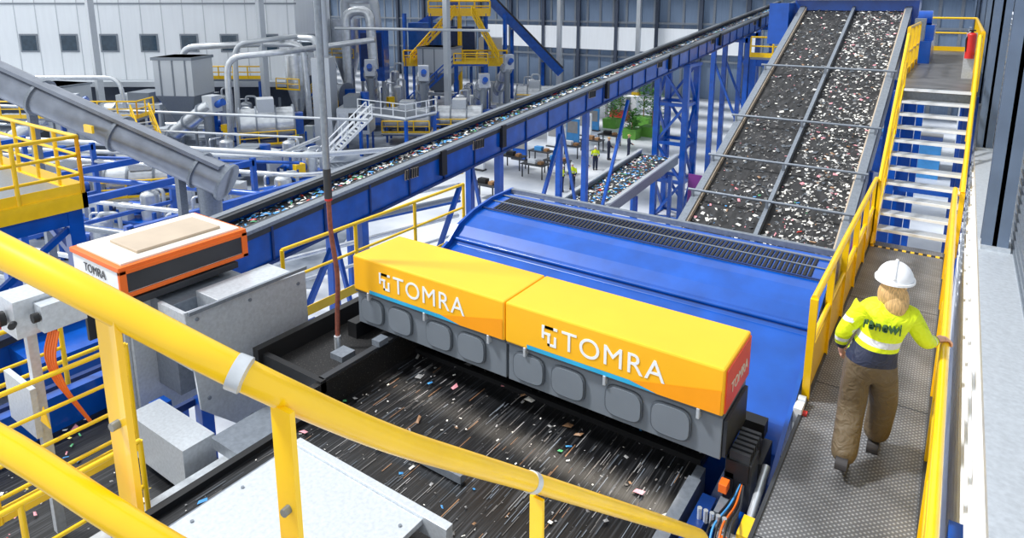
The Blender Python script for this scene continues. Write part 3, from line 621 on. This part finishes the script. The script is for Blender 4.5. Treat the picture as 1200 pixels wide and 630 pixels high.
b.stair(gp(64,-22.5,0),gp(64,-18.2,4.2),1.4,'blue','galv','yellow',.06)
b.done()
b=B('yellow_access_gantry')
gbox(b,76,79,-12.5,-.6,4.5,5.0,'yellow'); b.railing([gp(76,-12.5,5.0),gp(76,-.6,5.0),gp(79,-.6,5.0)],h=1.3,r=.1,kick=.5,step=1.6)
gbox(b,76,79,-9.5,-2.5,10.2,10.6,'yellow'); b.railing([gp(76,-9.5,10.6),gp(76,-2.5,10.6)],h=1.3,r=.1,kick=.5,step=1.6)
b.stair(gp(75.6,-11.5,5.0),gp(75.6,-6.5,10.4),1.6,'yellow','yellow','yellow',.09)
b.stair(gp(75.6,-1.5,5.0),gp(75.6,-4.5,10.4),1.4,'yellow','galv','yellow',.09)
for q in(-12.3,-9.3,-6,-3,-.8):
    b.beam(gp(76.2,q,0),gp(76.2,q,10.5),.35,.35,'blue' if q!=-6 else 'yellow')
b.done()
b=B('blue_incline_conveyor')
b.beam(gp(81,-3.4,12.8),gp(81,6.0,3.2),1.6,1.0,'blue'); b.beam(gp(81,-3.2,13.4),gp(81,6.2,3.8),1.3,.3,'belt_dark'); b.beam(gp(81,3.8,0),gp(81,3.8,4.5),.3,.3,'blue'); b.beam(gp(81,0,0),gp(81,0,8.5),.3,.3,'blue')
b.beam(gp(84,-13,8),gp(84,-6,12.5),1.6,.9,'blue'); gbox(b,80,83,-12.5,-8.5,5,9.3,'blue'); gbox(b,80,83,-7.5,-4.5,5,8.8,'blue_dark'); gbox(b,80,83,-4,-1.2,5,7.5,'galv')
for q in(-12,-9,-7,-5,-3.6,-1.6): b.beam(gp(80.3,q,0),gp(80.3,q,5),.25,.25,'blue')
b.done()
b=B('dust_filter_unit'); gbox(b,70,73,-16.2,-13.6,3.5,9,'blue'); gbox(b,69.9,70,-16,-13.8,5,8.6,'blue_dark')
for q in(-16,-13.8): b.beam(gp(70.2,q,0),gp(70.2,q,3.5),.25,.25,'galv')
b.done()
b=B('storage_silo'); gbox(b,51,53,-15.6,-14.2,0,7.6,'galv'); b.cyl(gp(52,-14.9,7.6),gp(52,-14.9,12),.45,'galv',14); b.done()
def worker(name,a,bb,col,rot=0,hel='helmet'):
    x,y=G(a,bb); b=B(name)
    for s in(-1,1):
        b.cyl((s*.1,.02*s,.08),(s*.1,0,.5),.07,'navy',10,.085); b.cyl((s*.1,0,.5),(s*.09,0,.92),.085,'navy',10,.11); b.box(s*.1-.05,-.2,0,s*.1+.05,.1,.09,'shoe')
        b.cyl((s*.21,0,1.42),(s*.27,-.05,1.12),.06,col,10,.05); b.cyl((s*.27,-.05,1.12),(s*.22,-.28,1.0),.05,'navy',10,.035); b.ell((s*.21,-.33,1.0),(.04,.06,.035),'skin',8,6)
    b.ell((0,0,.98),(.17,.13,.14),'navy',14,8); b.ell((0,0,1.25),(.2,.135,.27),col,16,10); b.cyl((0,0,1.45),(0,0,1.56),.055,'skin',10)
    if col=='hivis': b.cyl((0,0,1.18),(0,0,1.22),.203,'reflective',16)
    b.ell((0,-.01,1.64),(.078,.095,.115),'skin',14,10); b.ell((0,-.1,1.63),(.015,.02,.02),'skin',6,4)
    b.ell((0,0,1.68),(.115,.135,.11),hel,16,6,0,90); b.cyl((0,-.03,1.675),(0,-.03,1.69),.14,hel,16)
    b.done(loc=(x,y,0),rot=rot)
worker('factory_worker',41,3.9,'hivis',.3); worker('factory_worker',43,4.9,'hivis',1.8); worker('factory_worker',40.4,3.2,'hivis',-1); worker('factory_worker',49,7.4,'navy',2.2,'hair'); worker('factory_worker',50,9.1,'navy',2.2,'hair'); worker('factory_worker',41,10.9,'hivis',2.5); worker('factory_worker',46,6.0,'hivis',.5); worker('factory_worker',52,-17.5,'hivis',.5)
for (a,bb) in((44,1.6),(45,3.2),(46.4,.1),(48,2.2),(39,-1.6),(52,6.5),(54,8.2),(50,4.6)):
    b=B('work_table')
    x,y=G(a,bb); b.box(x-.9,y-.5,.9,x+.9,y+.5,.97,'dark')
    for sx in(-1,1):
        for sy in(-1,1): b.beam((x+sx*.8,y+sy*.4,0),(x+sx*.8,y+sy*.4,.9),.07,.07,'dark')
    b.box(x-.5,y-.2,.97,x+.1,y+.2,1.25,random.choice(['white','d_blue','wood','black'])); b.box(x+.3,y-.2,.97,x+.6,y+.2,1.15,'wood')
    b.done()
for (a,bb,m) in((49,.6,'blue'),(53.5,3.5,'white'),(55,5.2,'d_blue'),(58,6.6,'white'),(51,-1,'d_blue'),(46,-2.5,'white'),(60.5,7.6,'d_blue')):
    b=B('display_stand'); x,y=G(a,bb); b.box(x-.6,y-.1,.1,x+.6,y+.1,2.1,m); b.box(x-.65,y-.25,0,x+.65,y+.25,.1,'dark'); b.box(x-.5,y-.12,.9,x+.5,y-.1,1.9,'d_grey'); b.done()
def plant(a,bb,h,w,planter='planter_green'):
    x,y=G(a,bb); b=B('potted_tree'); 
    b.prism([(-w/2,0),(w/2,0),(w/2*1.1,.9),(-w/2*1.1,.9)],-w/2,w/2,planter,axis='Y'); b.cyl((0,0,.8),(0,0,h*.6),.06,'wood',8)
    for i in range(260):
        t=random.uniform(0,6.28);zz=random.uniform(h*.35,h);rr=random.uniform(.1,w*.75)*(1-.4*(zz/h-.3))
        c=Vector((rr*math.cos(t),rr*math.sin(t),zz));d=Vector((math.cos(t),math.sin(t),random.uniform(-.5,.8)))*.3;e=Vector((-math.sin(t),math.cos(t),.2))*.09
        b.add([c-d*.3,c+e,c+d,c-e],[(0,1,2,3)],'leaf')
    b.done(loc=(x,y,0))
plant(57,10.6,2.6,1.2); plant(58,12.6,4.2,1.6); plant(62,9.6,3.2,1.3); plant(63,12.8,4.6,1.6); plant(66,11,4,1.5,'red')
for (x,y,z0,z1) in((-9.6,33,.0,3),(-6.4,30,0,3),(-2.8,27,0,5)):
    b=B('info_panel'); b.box(x-1.6,y,z0,x+1.4,y+.1,z1,'purple'); b.done()
b=B('bale_stack')
for i in range(14):
    x=-7+1.7*(i%4);y=52+1.6*(i//4); b.box(x,y,0,x+1.5,y+1.4,1.2+1.2*(i%2),random.choice(['d_grey','d_blue','d_white','blue']))
b.done()
for i in range(6):
    b=B('control_cabinet'); x,y=G(68,4.6+i*1.6); b.box(x-.6,y-.4,0,x+.6,y+.4,2.2,'white' if i%2 else 'galv'); b.box(x-.5,y-.43,.2,x-.02,y-.4,2.1,'galv_dark'); b.done()
# ---------------- woman on walkway ----------------
per=bpy.data.objects.new('visitor_woman',None); S.collection.objects.link(per); per.location=(-.35,5.93,8.0); per.scale=(1.03,1.03,1.03)
def skinmesh(name,verts,edges,root,matfn,mats,sub=2):
    me=bpy.data.meshes.new(name); me.from_pydata([v[:3] for v in verts],edges,[]); ob=bpy.data.objects.new(name,me); S.collection.objects.link(ob)
    sk=ob.modifiers.new('s','SKIN'); sk.use_smooth_shade=True
    for i,v in enumerate(verts):
        d=me.skin_vertices[0].data[i]; d.radius=(v[3],v[4] if len(v)>4 else v[3]); d.use_root=(i==root)
    ss=ob.modifiers.new('ss','SUBSURF'); ss.levels=sub; ss.render_levels=sub
    bpy.context.view_layer.update()
    m2=bpy.data.meshes.new_from_object(ob.evaluated_get(bpy.context.evaluated_depsgraph_get())); bpy.data.objects.remove(ob)
    m2.materials.clear()
    for m in mats: m2.materials.append(MATS[m])
    for p in m2.polygons: p.use_smooth=True; p.material_index=matfn(p.center)
    o2=bpy.data.objects.new(name,m2); S.collection.objects.link(o2); o2.parent=per; return o2
Y_=(224,242,20);RF=(212,214,216);NV=(34,42,66);KH=(98,84,62);SK=(226,172,146)
bandmat('outfit',(0,0,1),[(0,KH),(.97,NV),(1.11,Y_),(1.15,RF),(1.205,Y_),(1.51,NV),(1.545,SK)])
V=[(.01,.0,.97,.175,.14),(.035,.02,1.12,.175,.14),(.06,.04,1.3,.2,.15),(.08,.05,1.43,.15,.12),(.09,.06,1.5,.065,.065),(.095,.075,1.57,.055,.055),
(.245,.05,1.41,.085),(.335,.09,1.24,.075),(.365,.16,1.17,.066),(.425,.37,1.11,.043),
(-.085,.05,1.41,.085),(-.19,.02,1.22,.073),(-.23,.03,1.12,.066),(-.24,.15,.95,.043),
(.09,.03,.88,.13),(.12,.22,.53,.115),(.10,.27,.28,.11),(.08,.30,.08,.115),
(-.08,-.02,.88,.13),(-.1,.01,.52,.115),(-.1,-.14,.28,.11),(-.1,-.28,.115,.11)]
E=[(0,1),(1,2),(2,3),(3,4),(4,5),(3,6),(6,7),(7,8),(8,9),(3,10),(10,11),(11,12),(12,13),(0,14),(14,15),(15,16),(16,17),(0,18),(18,19),(19,20),(20,21)]
def arm_mat(name,el,wr):
    d=Vector(wr)-Vector(el); Ln=d.length; d.normalize(); e0=Vector(el).dot(d)
    bandmat(name,tuple(d),[(0,Y_),(max(.01,e0+.05),RF),(max(.02,e0+.10),Y_),(max(.03,e0+Ln*.7),NV)])
arm_mat('sleeve_right',V[8][:3],V[9][:3])
bandmat('sleeve_left',(0,0,1),[(0,NV),(1.01,Y_),(1.06,RF),(1.1,Y_),(1.27,RF),(1.31,Y_)])
def seg(c,a,b_):
    a=Vector(a);b_=Vector(b_);d=b_-a;t=max(0,min(1,(c-a).dot(d)/d.dot(d)));return t,(c-a-d*t).length
def mf(c):
    if c.z<.86: return 0
    if c.x>0:
        dr=min(seg(c,V[8][:3],V[9][:3])[1],seg(c,V[7][:3],V[8][:3])[1])
        return 1 if dr<.1 and c.x>.28 else 0
    dl=min(seg(c,V[11][:3],V[12][:3])[1],seg(c,V[12][:3],V[13][:3])[1],seg(c,V[10][:3],V[11][:3])[1])
    return 2 if dl<.1 and c.x<-.15 else 0
skinmesh('body',V,E,0,mf,['outfit','sleeve_right','sleeve_left'],3)
b=B('shoes',per)
for (x,y,z,p) in((.08,.32,.0,0),(-.1,-.26,.015,.4)):
    pr=[(-.12,0),(.17,0),(.19,.03),(.14,.07),(.02,.1),(-.1,.1),(-.13,.05)]
    pr=[(q[0]*math.cos(p)+q[1]*math.sin(p), -q[0]*math.sin(p)+q[1]*math.cos(p)+.17*math.sin(p)) for q in pr]
    b.prism([(y+q[0],z+q[1]) for q in pr],x-.045,x+.045,'shoe')
b.done(bevel=.015)
hx=.1;hy=.06
b=B('head',per)
b.ell((hx,hy+.03,1.655),(.077,.097,.118),'skin',24,16); b.ell((hx,hy+.065,1.6),(.05,.06,.055),'skin',16,10); b.ell((hx,hy+.13,1.65),(.013,.022,.022),'skin',8,6)
for s in(-1,1): b.ell((hx+s*.079,hy+.02,1.65),(.012,.022,.032),'skin',8,6); b.ell((hx+s*.03,hy+.117,1.672),(.015,.01,.009),'white',8,6); b.ell((hx+s*.03,hy+.125,1.672),(.006,.005,.006),'dark',8,6)
b.ell((hx,hy+.12,1.605),(.024,.008,.007),'lip',8,6); b.done()
b=B('hair',per)
b.ell((hx,hy,1.66),(.095,.1,.12),'hair',20,12); b.ell((hx,hy-.05,1.57),(.1,.075,.12),'hair',20,12); b.ell((hx+.03,hy-.085,1.5),(.08,.055,.1),'hair',20,12); b.ell((hx+.08,hy-.04,1.52),(.04,.06,.11),'hair',12,10); b.ell((hx-.075,hy-.02,1.55),(.035,.06,.09),'hair',12,10)
b.done()
b=B('safety_helmet',per)
b.ell((hx,hy+.01,1.69),(.132,.158,.14),'helmet',32,12,0,90)
pr=[(hx+.145*math.cos(t*math.pi/14),hy+.01+(.17+.03*max(0,math.sin(t*math.pi/14)))*math.sin(t*math.pi/14)) for t in range(28)]
b.prism(pr,1.68,1.698,'helmet',axis='Z')
b.pipe([(hx,hy+.01+.16*math.cos(t*math.pi/10),1.69+.142*math.sin(t*math.pi/10)) for t in range(1,10)],.014,'helmet',8)
b.done(bevel=.003)
text('vest_lettering','renewi',.098,(-.075,-.128,1.315),(math.pi/2,0,0),'ink',per,extr=.04)
def hand(name,wr,cen,fdir,side,curl):
    wr=Vector(wr);cen=Vector(cen);f=Vector(fdir).normalized();sd=Vector(side).normalized();cu=Vector(curl).normalized()
    vs=[(*wr,.026,.02),(*cen,.034,.018)];es=[(0,1)]
    for i,k in enumerate((-.03,-.01,.01,.03)):
        ln=(.032,.036,.034,.026)[i]
        a=cen+f*.04+sd*k; c=a+(f*.8+cu*.6).normalized()*ln; e=c+(f*.25+cu).normalized()*ln*.85; g=e+(cu-f*.25).normalized()*ln*.6
        o=len(vs); vs+=[(*a,.0105),(*c,.0095),(*e,.009),(*g,.0075)]; es+=[(1,o),(o,o+1),(o+1,o+2),(o+2,o+3)]
    a=cen-sd*.035; c=a-sd*.02+f*.02+cu*.015; e=c+f*.022+cu*.02; o=len(vs); vs+=[(*a,.013),(*c,.0115),(*e,.009)]; es+=[(1,o),(o,o+1),(o+1,o+2)]
    skinmesh(name,vs,es,1,lambda c:0,['skin'],2)
hand('hand_right',(.425,.37,1.11),(.47,.415,1.122),(.85,.45,-.05),(.45,-.85,0),(0.1,0,-1))
hand('hand_left',(-.24,.15,.95),(-.235,.19,.90),(.0,.45,-.9),(0,-.9,-.45),(.6,.3,-.3))
# ---------------- lights / world / camera ----------------
w=bpy.data.worlds.new('w'); S.world=w; w.use_nodes=True
bg=w.node_tree.nodes['Background']; bg.inputs[0].default_value=(.92,.96,1,1); bg.inputs[1].default_value=1.12
sd=bpy.data.lights.new('sun','SUN'); sd.energy=3.9; sd.angle=.12; so=bpy.data.objects.new('sun',sd); S.collection.objects.link(so)
so.rotation_euler=(math.radians(36),math.radians(-10),math.radians(-50))
al=bpy.data.lights.new('scan_lamp','AREA'); al.shape='RECTANGLE'; al.size=3.4; al.size_y=.04; al.energy=4; al.spread=math.radians(60); al.color=(1,.9,.76); ao=bpy.data.objects.new('scan_lamp',al); S.collection.objects.link(ao)
ao.location=(-3.4,5.1,8.08); ao.rotation_euler=(math.radians(-30),0,0)
cam=bpy.data.cameras.new('cam'); co=bpy.data.objects.new('camera',cam); S.collection.objects.link(co)
cam.sensor_width=36; cam.lens=36*770/1200; cam.shift_y=-(315-155)/1200; cam.clip_start=.05; cam.clip_end=400
co.location=(0,0,12); co.rotation_euler=(math.radians(90-11.38),0,math.radians(34.26))
S.camera=co
